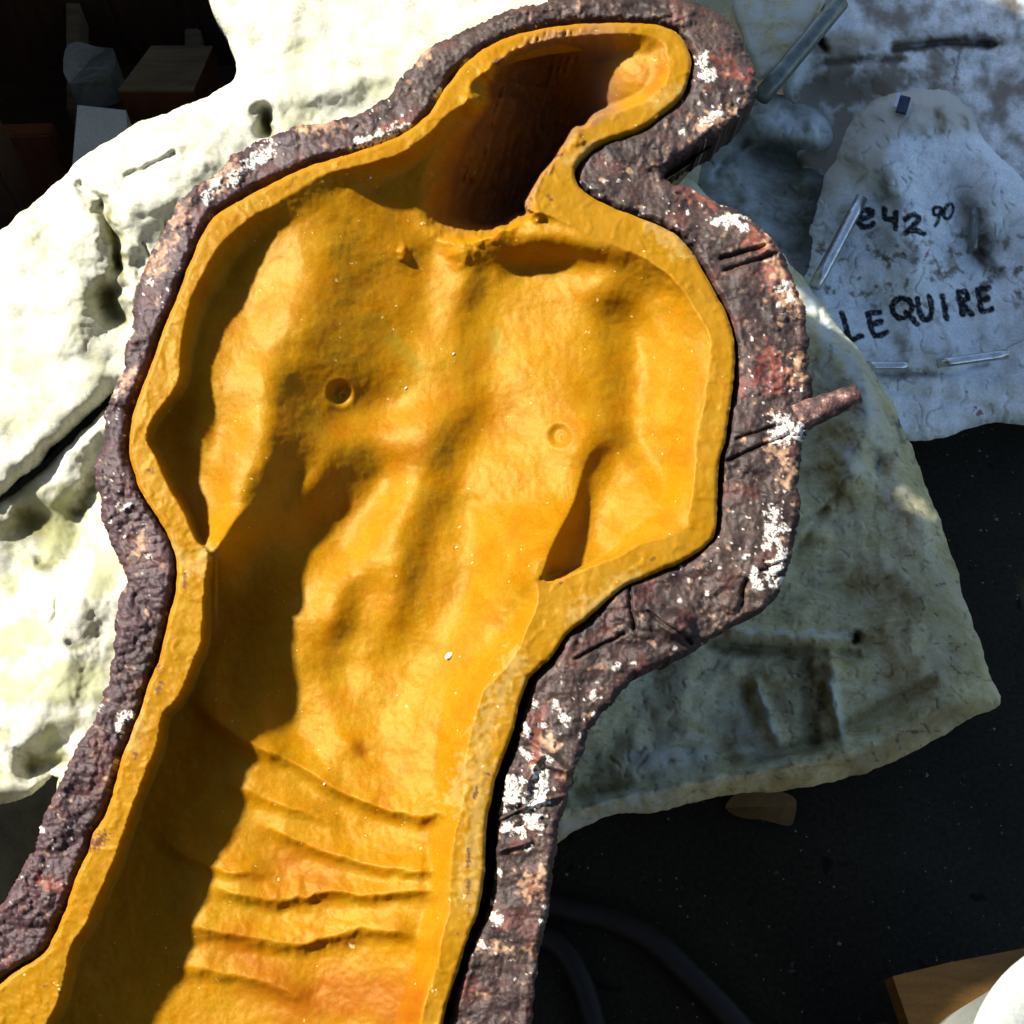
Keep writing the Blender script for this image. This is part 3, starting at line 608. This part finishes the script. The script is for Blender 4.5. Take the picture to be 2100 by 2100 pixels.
# left, lower
def hB(X, Y):
    z = 0
    for a, wd, pts in [(-.035,55,[(60,985),(130,1010)]),(-.02,26,[(150,960),(190,900)]),(-.010,12,[(80,1060),(100,1070)]),(-.008,22,[(120,1060),(165,1000)]),(-.004,6,[(90,1180),(110,1130)]),(-.006,8,[(135,1215),(150,1222)]),(.014,50,[(150,1150),(110,1300)]),(-.02,30,[(60,1430),(120,1400)]),(.012,24,[(130,850),(190,800)]),(-.025,18,[(60,1455),(120,1440)])]:
        z = z+a*gstroke(X+fbm(X, Y, 40, 3, 12)*10, Y, v2(pts), wd*V)
    return z
def mB(X, Y):
    n = fbm(X, Y, 30, 4, 431)
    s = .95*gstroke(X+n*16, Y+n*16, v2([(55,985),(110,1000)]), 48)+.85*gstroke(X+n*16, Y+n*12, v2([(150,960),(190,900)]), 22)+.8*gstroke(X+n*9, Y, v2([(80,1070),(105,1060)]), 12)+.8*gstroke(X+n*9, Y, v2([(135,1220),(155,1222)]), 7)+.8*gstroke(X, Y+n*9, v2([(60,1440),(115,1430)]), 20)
    s2 = sst(fbm(X, Y, 90, 4, 437)+.3*sst(Y, 1200, 1450), .0, .6)
    return dict(stain=np.clip(s, 0, .92), stain2=s2*.75)
tB = thing('plaster_mould', 100, 1100, .45, 'sunlit white plaster mould with an olive stained hollow, lower left of the torso mould', 'plaster mould', GR)
slab('plaster_body', [(-120,1040),(-20,960),(60,905),(120,850),(185,785),(240,760),(450,800),(480,1200),(350,1500),(110,1640),(110,1468),(60,1500),(-20,1520),(-120,1500)],
     Plane((-.35, .4, .53), (0, -.06, 1)), hB, M_WHITE, tB, (-140, 800, 560, 1790), 3.6, 4, 36, .025, mB, 450, rough=(.0035, .0012))

# right: grey green body in the shade of the torso mould
def hC(X, Y):
    z = 0
    for a, wd, pts in [(.022,50,[(1640,700),(1640,800),(1600,900)]),(-.02,26,[(1680,800),(1660,880)]),(-.012,40,[(1560,780),(1530,900)]),(.018,70,[(1700,1100),(1760,1250)]),(-.016,60,[(1560,1120),(1640,1130)]),(.012,14,[(1380,1190),(1500,1200),(1600,1200)]),(-.016,12,[(1340,1215),(1480,1228),(1620,1236)]),
                       (.012,12,[(1425,1290),(1450,1350),(1470,1400)]),(-.010,10,[(1400,1300),(1425,1370)]),(.014,13,[(1570,1240),(1575,1320),(1590,1390)]),(-.014,14,[(1520,1250),(1535,1400)]),(-.014,9,[(1550,1300),(1548,1330)]),(.02,22,[(1060,1540),(1200,1490),(1400,1455),(1600,1420),(1800,1320)]),(-.016,14,[(1100,1500),(1350,1450),(1550,1400),(1750,1290)]),
                       (-.03,9,[(1612,1200),(1614,1208)]),(-.008,7,[(1545,580),(1555,620)]),(-.006,6,[(1480,1000),(1560,960)]),(-.006,6,[(1500,1040),(1600,900)]),(.006,10,[(1480,1000),(1560,1010)])]:
        z = z+a*gstroke(X+fbm(X, Y, 40, 3, 13)*8, Y, v2(pts), wd*V)
    return z
def mC(X, Y):
    n = fbm(X, Y, 28, 4, 461)
    wsh = np.zeros(X.shape)
    for a, wd, pts in [(.8,24,[(1520,560),(1600,680),(1640,780)]),(.7,22,[(1600,850),(1610,880)]),(.5,34,[(1290,320),(1340,380)]),(.75,7,[(1430,1300),(1465,1400)]),(.75,9,[(1572,1270),(1585,1390)]),(.6,24,[(1070,1560),(1130,1540),(1250,1500)]),(.5,24,[(1200,1440),(1330,1420)]),(.5,9,[(1380,1195),(1600,1200)]),(.4,30,[(1560,700),(1660,820)]),(.6,6,[(1225,1410),(1230,1440)]),(.35,40,[(1380,1350),(1440,1420)]),(.3,18,[(1660,900),(1700,960)])]:
        wsh = np.maximum(wsh, a*gstroke(X+n*12, Y+n*12, v2(pts), wd*V))
    s = np.zeros(X.shape)
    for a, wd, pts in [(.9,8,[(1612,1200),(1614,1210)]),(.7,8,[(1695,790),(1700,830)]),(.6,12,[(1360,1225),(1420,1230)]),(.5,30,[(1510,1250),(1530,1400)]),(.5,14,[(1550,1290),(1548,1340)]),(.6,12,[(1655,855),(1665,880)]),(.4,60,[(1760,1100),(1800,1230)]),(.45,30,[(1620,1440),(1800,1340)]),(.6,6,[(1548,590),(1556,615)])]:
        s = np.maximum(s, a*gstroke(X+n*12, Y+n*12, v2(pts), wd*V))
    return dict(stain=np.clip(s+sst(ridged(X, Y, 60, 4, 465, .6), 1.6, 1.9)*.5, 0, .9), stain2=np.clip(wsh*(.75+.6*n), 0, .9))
tC = thing('plaster_mould', 1550, 1100, .4, 'large grey green plaster mould in shade at the right of the torso mould', 'plaster mould', GR)
slab('plaster_body', [(1240,290),(1290,320),(1350,385),(1440,440),(1500,505),(1565,590),(1640,690),(1700,795),(1740,900),(1790,1030),(1830,1160),(1870,1270),(1885,1330),(1840,1352),(1740,1410),(1640,1455),(1500,1490),(1380,1500),(1240,1530),(1130,1545),(1050,1590),(960,1600),(900,1400),(900,500),(1150,280)],
     Plane((.3, .45, .41), (.05, -.12, 1)), hC, M_GREY, tC, (960, 290, 2080, 1760), 3.6, 4, 60, .05, mC, 480, rough=(.007, .004))

# far right: whitewashed mould with brushed lettering
R3 = lambda pts: [(1400+a/2.76, b/2.76) for a, b in pts]
INK = [[(1072,1192),(1030,1190),(1000,1210),(988,1245),(1005,1278),(1045,1285),(1075,1268)],[(1005,1235),(1050,1228),(1068,1205),(1040,1195)],[(1140,1180),(1150,1238),(1205,1240)],[(1205,1200),(1202,1290)],[(1262,1240),(1300,1215),(1335,1235),(1300,1285),(1262,1318),(1310,1300),(1362,1325)],
       [(1452,1172),(1422,1180),(1425,1215),(1452,1210),(1462,1180)],[(1462,1180),(1450,1240),(1428,1280)],[(1505,1160),(1478,1190),(1482,1232),(1508,1235),(1530,1195),(1525,1160),(1505,1160)],
       [(900,1775),(925,1850),(950,1920),(1010,1902)],[(1045,1775),(1065,1840),(1088,1900),(1152,1880)],[(1045,1775),(1115,1768)],[(1065,1838),(1122,1822)],
       [(1240,1690),(1200,1705),(1188,1750),(1205,1790),(1250,1800),(1285,1775),(1295,1730),(1275,1695),(1240,1690)],[(1265,1770),(1325,1832)],[(1328,1690),(1340,1760),(1365,1808),(1400,1800),(1408,1750),(1395,1680)],[(1468,1675),(1482,1740),(1495,1805)],
       [(1558,1650),(1572,1720),(1585,1785)],[(1558,1650),(1605,1655),(1610,1690),(1572,1715)],[(1575,1715),(1635,1778)],[(1668,1640),(1680,1700),(1695,1762),(1750,1750)],[(1668,1640),(1730,1630)],[(1680,1700),(1730,1690)]]
def hD(X, Y):
    z = 0
    for a, wd, pts in [(.02,60,[(1700,300),(1720,500)]),(-.012,22,[(1650,350),(1665,400)]),(-.03,26,[(1822,400),(1850,480)]),(-.02,14,[(1830,460),(1880,520)]),(.016,26,[(1720,640),(1780,660)]),(-.010,6,[(1650,705),(1780,705),(1860,690)]),(-.010,12,[(1770,215),(1775,245)]),(.012,34,[(1620,290),(1640,330)]),(-.012,10,[(1812,225),(1822,238)]),(-.008,10,[(1600,720),(1860,770)]),(.008,12,[(1780,600),(1800,660)])]:
        z = z+a*gstroke(X+fbm(X, Y, 30, 3, 14)*8, Y, v2(pts), wd*V)
    return z
def mD(X, Y):
    n = fbm(X, Y, 24, 4, 471)
    s = np.zeros(X.shape)
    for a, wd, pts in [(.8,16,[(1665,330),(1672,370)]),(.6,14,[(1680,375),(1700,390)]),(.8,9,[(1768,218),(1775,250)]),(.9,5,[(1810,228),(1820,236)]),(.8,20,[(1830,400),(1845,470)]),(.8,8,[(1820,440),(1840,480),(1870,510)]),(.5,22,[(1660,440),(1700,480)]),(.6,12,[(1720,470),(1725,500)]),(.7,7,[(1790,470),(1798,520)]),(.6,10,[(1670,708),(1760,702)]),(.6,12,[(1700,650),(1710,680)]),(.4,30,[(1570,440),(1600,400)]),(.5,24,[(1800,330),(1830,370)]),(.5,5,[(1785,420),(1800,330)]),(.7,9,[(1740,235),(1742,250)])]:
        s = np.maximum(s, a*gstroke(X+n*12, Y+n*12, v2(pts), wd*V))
    cap = 1-sst(Y+n*26, 330*V, 400*V)-sst(X+n*30+(Y-300*V)*.4, 1650*V, 1700*V)*sst(Y, 225*V, 270*V)
    s = s+sst(fbm(X, Y, 34, 5, 475, .62), .15, .8)*.9*sst(Y, 420, 520)*(1-sst(Y, 600, 680))
    s = s+.6*gstroke(X+n*8, Y, v2([(1610,210),(1640,190)]), 3)
    ink = strokes(X+fbm(X, Y, 9, 2, 3)*.6, Y+fbm(X, Y, 9, 2, 4)*.6, [(catmull(R3(p), 4, False).tolist() if len(p) > 2 else R3(p), 6.4 if i < 5 else (3.8 if i < 8 else 6.2)) for i, p in enumerate(INK)], .16, 2.6, 9, 12)
    red = strokes(X, Y, [(R3([(1397,1410),(1368,1470)]), 2.0), (R3([(1655,2310)]), 3), ([(1998,842)], 4), ([(2008,848)], 5), ([(1982,804)], 3)], .6, 1.5, 4)
    return dict(stain=np.clip(s, 0, .9), stain2=np.clip(cap, 0, 1)*.8, ink=ink*np.clip(1.05+.35*fbm(X, Y, 7, 2, 478), .72, 1), redink=red*.8)
tD = thing('plaster_mould', 1700, 450, .3, 'whitewashed plaster mould with a rounded top and black brushed letters', 'plaster mould', GR)
PD = Plane((.6, .95, .18), (-.05, -.32, 1))
slab('plaster_body', [(1495,560),(1515,500),(1525,420),(1540,335),(1580,255),(1640,195),(1700,170),(1755,165),(1800,180),(1838,220),(1862,270),(1920,330),(2050,500),(2050,770),(1860,800),(1790,822),(1720,832),(1640,800),(1560,700)],
     PD, hD, M_BLUE, tD, (1600, 150, 2240, 930), 2.2, 4, 50, .05, mD, 500, rough=(.009, .006), skirts=((0, .03), (.08, .10), (.15, .25)))
def rod(px0, py0, px1, py1, r, plane, h0, h1, mat, parent, name='metal_rod'):
    a = plane.at(px0*V, py0*V, h0); b = plane.at(px1*V, py1*V, h1)
    return tube(name, [a+(b-a)*t for t in np.linspace(0, 1, 6)], r, mat, parent, 18)
rod(1625,375,1538,540,.0095,PD,.022,.030,M_METAL,tD)
rod(1634,690,1712,690,.0070,PD,.020,.020,M_METAL,tD)
rod(1770,686,1900,668,.0070,PD,.026,.026,M_METAL,tD)
rod(1838,395,1835,470,.007,PD,-.004,-.004,M_PIPE,tD)
NAVY = mat_simple('navy_metal_tab', (.02, .03, .07), (.05, .07, .13), 40, .35, .3)
p = PD.at(1704*V, 198*V, .018); box('metal_tab', p, (.016, .030, .004), NAVY, -.35, tD, .001, (.3, 0))
p = PD.at(1692*V, 190*V, .018); box('metal_tab', p, (.005, .026, .005), M_METAL, -.35, tD, .001, (.3, 0))

# dark lump with its lit crown painted paler blue, between
def hE(X, Y):
    z = 0
    for a, wd, pts in [(.03,50,[(1450,230),(1540,250)]),(-.03,26,[(1440,290),(1540,300)]),(.022,40,[(1400,330),(1430,420)]),(-.02,30,[(1490,330),(1500,450)]),(-.015,9,[(1350,330),(1410,270)])]:
        z = z+a*gstroke(X+fbm(X, Y, 40, 3, 15)*10, Y, v2(pts), wd*V)
    return z
def mE(X, Y):
    n = fbm(X, Y, 26, 4, 491)
    b = np.maximum(gstroke(X+n*18, Y+n*14, v2([(1450,215),(1500,235),(1545,260)]), 34)*.95, .35*gstroke(X+n*14, Y+n*14, v2([(1390,340),(1420,420)]), 44))
    b = np.maximum(b, .5*gstroke(X+n*12, Y, v2([(1400,290),(1340,340)]), 10))
    return dict(stain=np.clip(.7*gstroke(X+n*14, Y+n*10, v2([(1430,275),(1540,310),(1530,480)]), 40), 0, .8), stain2=np.clip(b*(.8+.7*n), 0, .9))
tE = thing('plaster_mould', 1440, 330, .2, 'dark dirty plaster mould with its lit crown coloured pale blue beside the neck of the torso mould', 'plaster mould', GR)
PE = Plane((.4, 1.1, .22), (0, -.2, 1))
slab('plaster_body', [(1280,300),(1340,250),(1390,215),(1430,180),(1490,178),(1545,200),(1572,245),(1575,300),(1560,400),(1545,520),(1520,640),(1380,560),(1240,400)],
     PE, hE, M_DIRTY, tE, (1320, 170, 1740, 720), 3.0, 5, 40, .04, mE, 510, rough=(.008, .006), skirts=((0, .03), (.08, .10), (.12, .28)))
# top centre-right: green wedge with a pipe
tF = thing('plaster_mould', 1460, 90, .3, 'pale green plaster wedge with a dull pipe along its edge, top of the photo', 'plaster mould', GR)
PF = Plane((.4, 1.3, .34), (0, -.25, 1))
zero = lambda X, Y: 0*X
slab('plaster_body', [(1385,-40),(1395,60),(1415,110),(1432,152),(1470,130),(1520,75),(1560,-40)], PF, zero, M_GREY, tF, (1480, -60, 1720, 190), 3.0, 3, 16, .015,
     lambda X, Y: dict(stain2=np.clip(.45+.6*fbm(X, Y, 40, 3, 77), 0, .7)), 520, rough=(.004, .003), skirts=((0, .02), (.1, .1), (.1, .2)))
rod(1585,5,1437,182,.0135,PF,.012,.010,M_PIPE,tF,'pipe')
# behind: long blue washed block
def hG(X, Y):
    z = 0
    for a, wd, pts in [(-.03,7,[(1550,78),(1556,92)]),(-.014,8,[(1555,118),(1700,112)]),(.01,20,[(1620,70),(1700,90)]),(-.03,10,[(1690,92),(1790,80),(1870,84)]),(-.012,40,[(1560,150),(1640,190)]),(.012,26,[(1570,135),(1640,130)]),(-.008,4,[(1812,90),(1800,160)])]:
        z = z+a*gstroke(X+fbm(X, Y, 40, 3, 16)*6, Y, v2(pts), wd*V)
    return z
def mG(X, Y):
    n = fbm(X, Y, 26, 4, 495); s = np.zeros(X.shape)
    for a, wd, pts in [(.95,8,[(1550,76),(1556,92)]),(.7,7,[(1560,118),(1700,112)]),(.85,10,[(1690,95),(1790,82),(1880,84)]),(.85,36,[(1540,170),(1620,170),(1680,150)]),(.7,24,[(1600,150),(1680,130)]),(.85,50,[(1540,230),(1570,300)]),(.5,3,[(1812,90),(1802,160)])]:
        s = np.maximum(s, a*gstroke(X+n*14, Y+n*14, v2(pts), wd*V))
    s = s+sst(fbm(X, Y, 70, 5, 497, .55)+.1, -.5, .9)*.9
    return dict(stain=np.clip(s, 0, .93), stain2=np.clip(.7*gstroke(X+n*14, Y+n*9, v2([(1570,80),(1640,70)]), 20), 0, .8))
tG = thing('plaster_mould', 1750, 110, .2, 'long blue washed plaster block with a dark hole, behind the lettered mould', 'plaster mould', GR)
PG = Plane((.6, 1.3, .26), (0, -.30, 1))
slab('plaster_body', [(1490,110),(1545,40),(1600,-60),(2080,-60),(2080,400),(1900,420),(1600,420),(1520,340),(1480,220)], PG, hG, M_BLUE, tG, (1600, -80, 2280, 470), 3.0, 4, 30, .03, mG, 530,
     rough=(.005, .003), skirts=((0, .03), (.05, .1), (.1, .2)))

# ================================================================== GROUND AND CLUTTER
mf = Mat('dusty_concrete', .95, .08)
c_ = mf.ramp(mf.noise(2.2, 7, .65, .3), [(.3, (.017, .016, .012)), (.7, (.034, .032, .024))])
c_ = mf.mix(.7, c_, mf.ramp(mf.noise(160, 4, .75), [(.35, .55), (.65, 1.4)]), 'MULTIPLY')
c_ = mf.mix(mf.ramp(mf.noise(34, 3, .6), [(.70, 0.), (.74, .5)]), c_, (.12, .12, .11))
c_ = mf.mix(mf.ramp(mf.noise(21, 2, .5, .5), [(.27, .8), (.31, 0.)]), c_, (.008, .008, .007))
mf.col(c_); mf.bump(mf.noise(50, 6, .7), .3, .003)
gX = np.linspace(-30, 30, 3)
link_mesh('floor', [(x, y, 0) for y in (-30, 30) for x in (-30, 30)], [(0, 1, 3, 2)], mf.m, None, False)['kind'] = 'structure'

M_HOSE = mat_simple('black_rubber_hose', (.004, .004, .004), (.010, .010, .010), 40, .6, 0, .2, .001)
def floor_pts(pts, z): return [level(z).at(a*V, b*V) for a, b in catmull(pts, 6, False)]
hz = tube('hose', floor_pts([(980,1690),(1060,1712),(1150,1735),(1230,1775),(1290,1830),(1360,1900),(1450,2000)], .016), .016, M_HOSE)
tag(hz, 'thick black hose curving over the dark floor, outer loop', 'hose', 'black hoses on the floor')
hz = tube('hose', floor_pts([(960,1800),(1010,1765),(1060,1790),(1095,1850),(1120,1930),(1130,2000)], .016), .015, M_HOSE)
tag(hz, 'thick black hose curving over the dark floor, inner loop nearest the shell', 'hose', 'black hoses on the floor')

M_LEAF = mat_simple('ochre_scrap', (.12, .065, .018), (.22, .13, .04), 26, .7)
def scrap(name, poly, z, th, mat, label, cat, curl=.01):
    P = np.array([level(z).at(a*V, b*V) for a, b in poly]); c = P.mean(0); n = len(P)
    top = P.copy(); top[:, 2] += curl*np.abs(np.sin(np.arange(n)*math.pi/n*2)); ctop = c+np.array([0, 0, .45*curl])
    vs = np.vstack([top+[0, 0, th], [ctop+[0, 0, th]], top, [ctop]]); fs = []
    for i in range(n):
        j = (i+1) % n; fs += [(i, n, j), (n+1+i, n+1+j, 2*n+1), (i, j, n+1+j, n+1+i)]
    return tag(link_mesh(name, vs, fs, mat, None, False), label, cat)
scrap('leather_scrap', catmull([(1368,1525),(1385,1502),(1420,1488),(1470,1498),(1500,1512),(1497,1545),(1485,1562),(1440,1552),(1395,1545)], 3), .006, .003, M_LEAF, 'small ochre scrap lying on the floor below the grey green mould', 'scrap')
M_TAN = mat_simple('raw_pine_wood', (.13, .06, .008), (.22, .11, .016), 10, .6, 0, .2, .001, (1, 7, 1))
q = level(.22)
pw = q.at(np.array([1684*V, 1790*V, 1990*V, 1990*V, 1735*V]), np.array([1842*V, 1816*V, 1778*V, 1990*V, 1990*V]))
tag(prism('wooden_board', pw, .03, M_TAN), 'tan wooden board behind the white bucket in the bottom right corner', 'board')

# white bucket, bottom right
M_PAIL = mat_simple('white_plastic', (.44, .46, .40), (.50, .52, .46), 20, .5, 0, .1, .001)
M_GREEN = mat_simple('dark_wet_inside', (.02, .035, .03), (.05, .08, .07), 20, .3)
def bucket():
    c = level(.46).at(2185*V, 2135*V)
    # centre so that the rim passes the traced arc
    R = .145; t = empty('bucket', (c[0], c[1], 0), 'white plastic bucket with only its sunlit rim showing in the bottom right corner', 'bucket')
    t.location.z = .16
    prof = [(.115, .16), (.118, .17), (R-.006, .44), (R, .445), (R+.004, .455), (R+.002, .462), (R-.004, .463), (R-.036, .460), (R-.040, .45), (R-.044, .40), (.112, .2), (0, .2)]
    n = 72; vs = []; fs = []
    for r, z in prof:
        for k in range(n): a = 2*math.pi*k/n; vs.append((c[0]+r*math.cos(a), c[1]+r*math.sin(a), z))
    for i in range(len(prof)-1):
        for k in range(n): k2 = (k+1) % n; fs.append((i*n+k, i*n+k2, (i+1)*n+k2, (i+1)*n+k))
    link_mesh('pail', vs, fs, M_PAIL, t)
    n2 = 48; vs = [(c[0]+.118*math.cos(2*math.pi*k/n2), c[1]+.118*math.sin(2*math.pi*k/n2), .40) for k in range(n2)]
    link_mesh('contents', vs, [tuple(range(n2))], M_GREEN, t, False)
    b = box('wooden_crate', (c[0], c[1], .08), (.25, .25, .16), M_DARKWOOD, .2); tag(b, 'dark wooden crate under the white bucket', 'crate')
M_DARKWOOD = mat_simple('dark_wood', (.030, .014, .006), (.065, .032, .014), 9, .6, 0, .3, .002, (1, 6, 1))
M_WOODTOP = mat_simple('bare_timber', (.13, .095, .045), (.26, .20, .11), 9, .65, 0, .3, .002, (1, 6, 1))
M_REDWOOD = mat_simple('red_brown_wood', (.10, .030, .010), (.17, .055, .02), 9, .6, 0, .3, .002, (6, 1, 1))
bucket()

# top left: timber under an added bench
def at(px, py, z): return level(z).at(px*V, py*V)
def two_tone_block():
    # block with bare timber faces: top corners seen at (222,170) (365,170) (285,85) (400,85)
    z = .30; A = at(222, 170, z); B = at(365, 170, z); D = at(285, 86, z); C_ = at(402, 86, z)
    t = empty('timber_block', ((A+C_)/2)*[1, 1, 0], 'short square timber block with a pale top and red brown front, top left', 'block')
    P = np.array([A, B, C_, D]); th = .14
    vs = np.vstack([P, P-[0, 0, th]])
    link_mesh('block_top', np.vstack([P+[0, 0, .0], P-[0, 0, .004]]), [(0, 1, 2, 3), (7, 6, 5, 4), (0, 4, 5, 1), (1, 5, 6, 2), (2, 6, 7, 3), (3, 7, 4, 0)], M_WOODTOP, t, False)
    Q = P-[0, 0, .004]; link_mesh('block_body', np.vstack([Q, Q-[0, 0, z-.004]]), [(7, 6, 5, 4), (0, 4, 5, 1), (1, 5, 6, 2), (2, 6, 7, 3), (3, 7, 4, 0)], M_REDWOOD, t, False)
two_tone_block()
o = prism('plaster_block', np.array([at(146, 198, .3), at(238, 208, .3), at(246, 345, .3), at(134, 340, .3)])[::-1], .28, mat_simple('pale_green_plaster', (.60, .66, .60), (.72, .76, .70), 20, .8))
tag(o, 'pale plaster block standing left of the timber block', 'block')
A = at(190, 175, .20)
o = scrap('rubble', catmull([(150,205),(150,160),(180,140),(235,150),(232,210)], 3), .2, .05, M_DIRTY, 'dark crumbled plaster lump behind the pale plaster block', 'rubble', .02)
o = prism('timber_post', np.array([at(124, -60, .16), at(150, -60, .16), at(150, 205, .16), at(126, 205, .16)])[::-1], .05, M_WOODTOP)
tag(o, 'narrow pale timber lying away behind the pale plaster block', 'post')
o = box('dark_plank', (at(60, 270, .25)+np.array([-.02, .02, -.12])), (.10, .03, .26), M_REDWOOD, .05); tag(o, 'red brown plank standing on edge at the left edge', 'plank')
o = box('timber_batten', (at(350, 75, .12)+np.array([0, .06, -.03])), (.03, .18, .03), M_WOODTOP, .15); tag(o, 'short timber batten lying behind the timber block', 'batten')
o = box('dark_board', (-.75, 1.75, .012), (1.3, 1.2, .024), M_DARKWOOD, .1); tag(o, 'dark board lying on the floor under the timber blocks', 'board')
# bench added above them to keep them in shade
bt = empty('shade_bench', (-1.35, 1.85, 0), 'bench added over the timber at the top left to shade it', 'shade_bench')
box('shade_bench_top', (-1.35, 1.85, .82), (1.3, 1.4, .04), M_DARKWOOD, 0, bt)
for sx in (-.6, .6):
    for sy in (-.64, .64): box('leg', (-1.35+sx, 1.85+sy, .40), (.07, .07, .80), M_DARKWOOD, 0, bt)

# added to cut sun and sky: boards behind, panel overhead, tall block beyond the frame
M_SCREEN = mat_simple('brown_boarding', (.035, .018, .009), (.07, .038, .02), 7, .7, 0, .3, .003, (8, 8, 1))
wl = empty('light_screens', (.6, 1.85, 0), 'dark boarded screens added around the stacked moulds to hold off sun and sky', 'light_screens')
for i in range(5):
    box('board', (-1.2+i*.302, 1.85, 1.15), (.298, .03+.004*(i % 2), 2.3), M_SCREEN, 0, wl, .003)  # boards added to block sun from behind
box('overhead_screen', (-.17, -.35, 1.82), (.96, 2.5, .05), M_SCREEN, 0, wl, .003)  # added overhead, out of view, to cut skylight on the mould
o = box('plaster_mould', (.12, 1.22, .68), (.20, .44, 1.36), M_WHITE, .1, None, .05)  # added out of view, keeps the sun off the lettered mould
tag(o, 'unseen tall plaster block added beyond the head of the torso mould to cast shade', 'plaster mould', GR)
box('front_screen', (-.9, -1.7, 1.5), (4.0, .1, 3.0), M_SCREEN, 0, wl, .003)  # added behind the camera to block skylight

# grit and plaster dust on the floor
def grit():
    R = np.random.RandomState(5); vs = []; fs = []
    for _ in range(900):
        x, y, q = R.uniform(.05, 1.3), R.uniform(-.1, 1.0), R.uniform(.0007, .0030)*R.rand()**1.5+.0006
        a = R.rand()*6.28; n = len(vs)
        for k in range(4): vs.append((x+q*math.cos(a+k*1.57)*R.uniform(.6, 1.3), y+q*math.sin(a+k*1.57)*R.uniform(.6, 1.3), .0003))
        vs.append((x, y, q*.7)); fs += [(n+k, n+(k+1) % 4, n+4) for k in range(4)]
    tag(link_mesh('grit', vs, fs, mat_simple('pale_grit', (.05, .05, .045), (.28, .28, .25), 300, .8, 0, 0), None, False), 'grit and plaster crumbs scattered over the dark floor', 'grit', None, 'stuff')
grit()
M_FLOOR_SHADE = mat_simple('floor_shade_black', (.004, .004, .003), (.010, .010, .007), 12, 1, 0, .3, .004, None, .02)  # black panel standing in for shade on the floor
tag(prism('floor_shade_patch', np.array([at(-200, 1400, .05), at(200, 1400, .05), at(200, 1900, .05), at(-200, 1900, .05)])[::-1], .004, M_FLOOR_SHADE), 'floor shade laid as a thin black panel below the lower left plaster mould', 'shade_patch')
box('side_screen', (-2.35, .6, .8), (.1, 4.4, 1.6), M_SCREEN, 0, wl, .003)  # added out of view to block low sky on the sun side
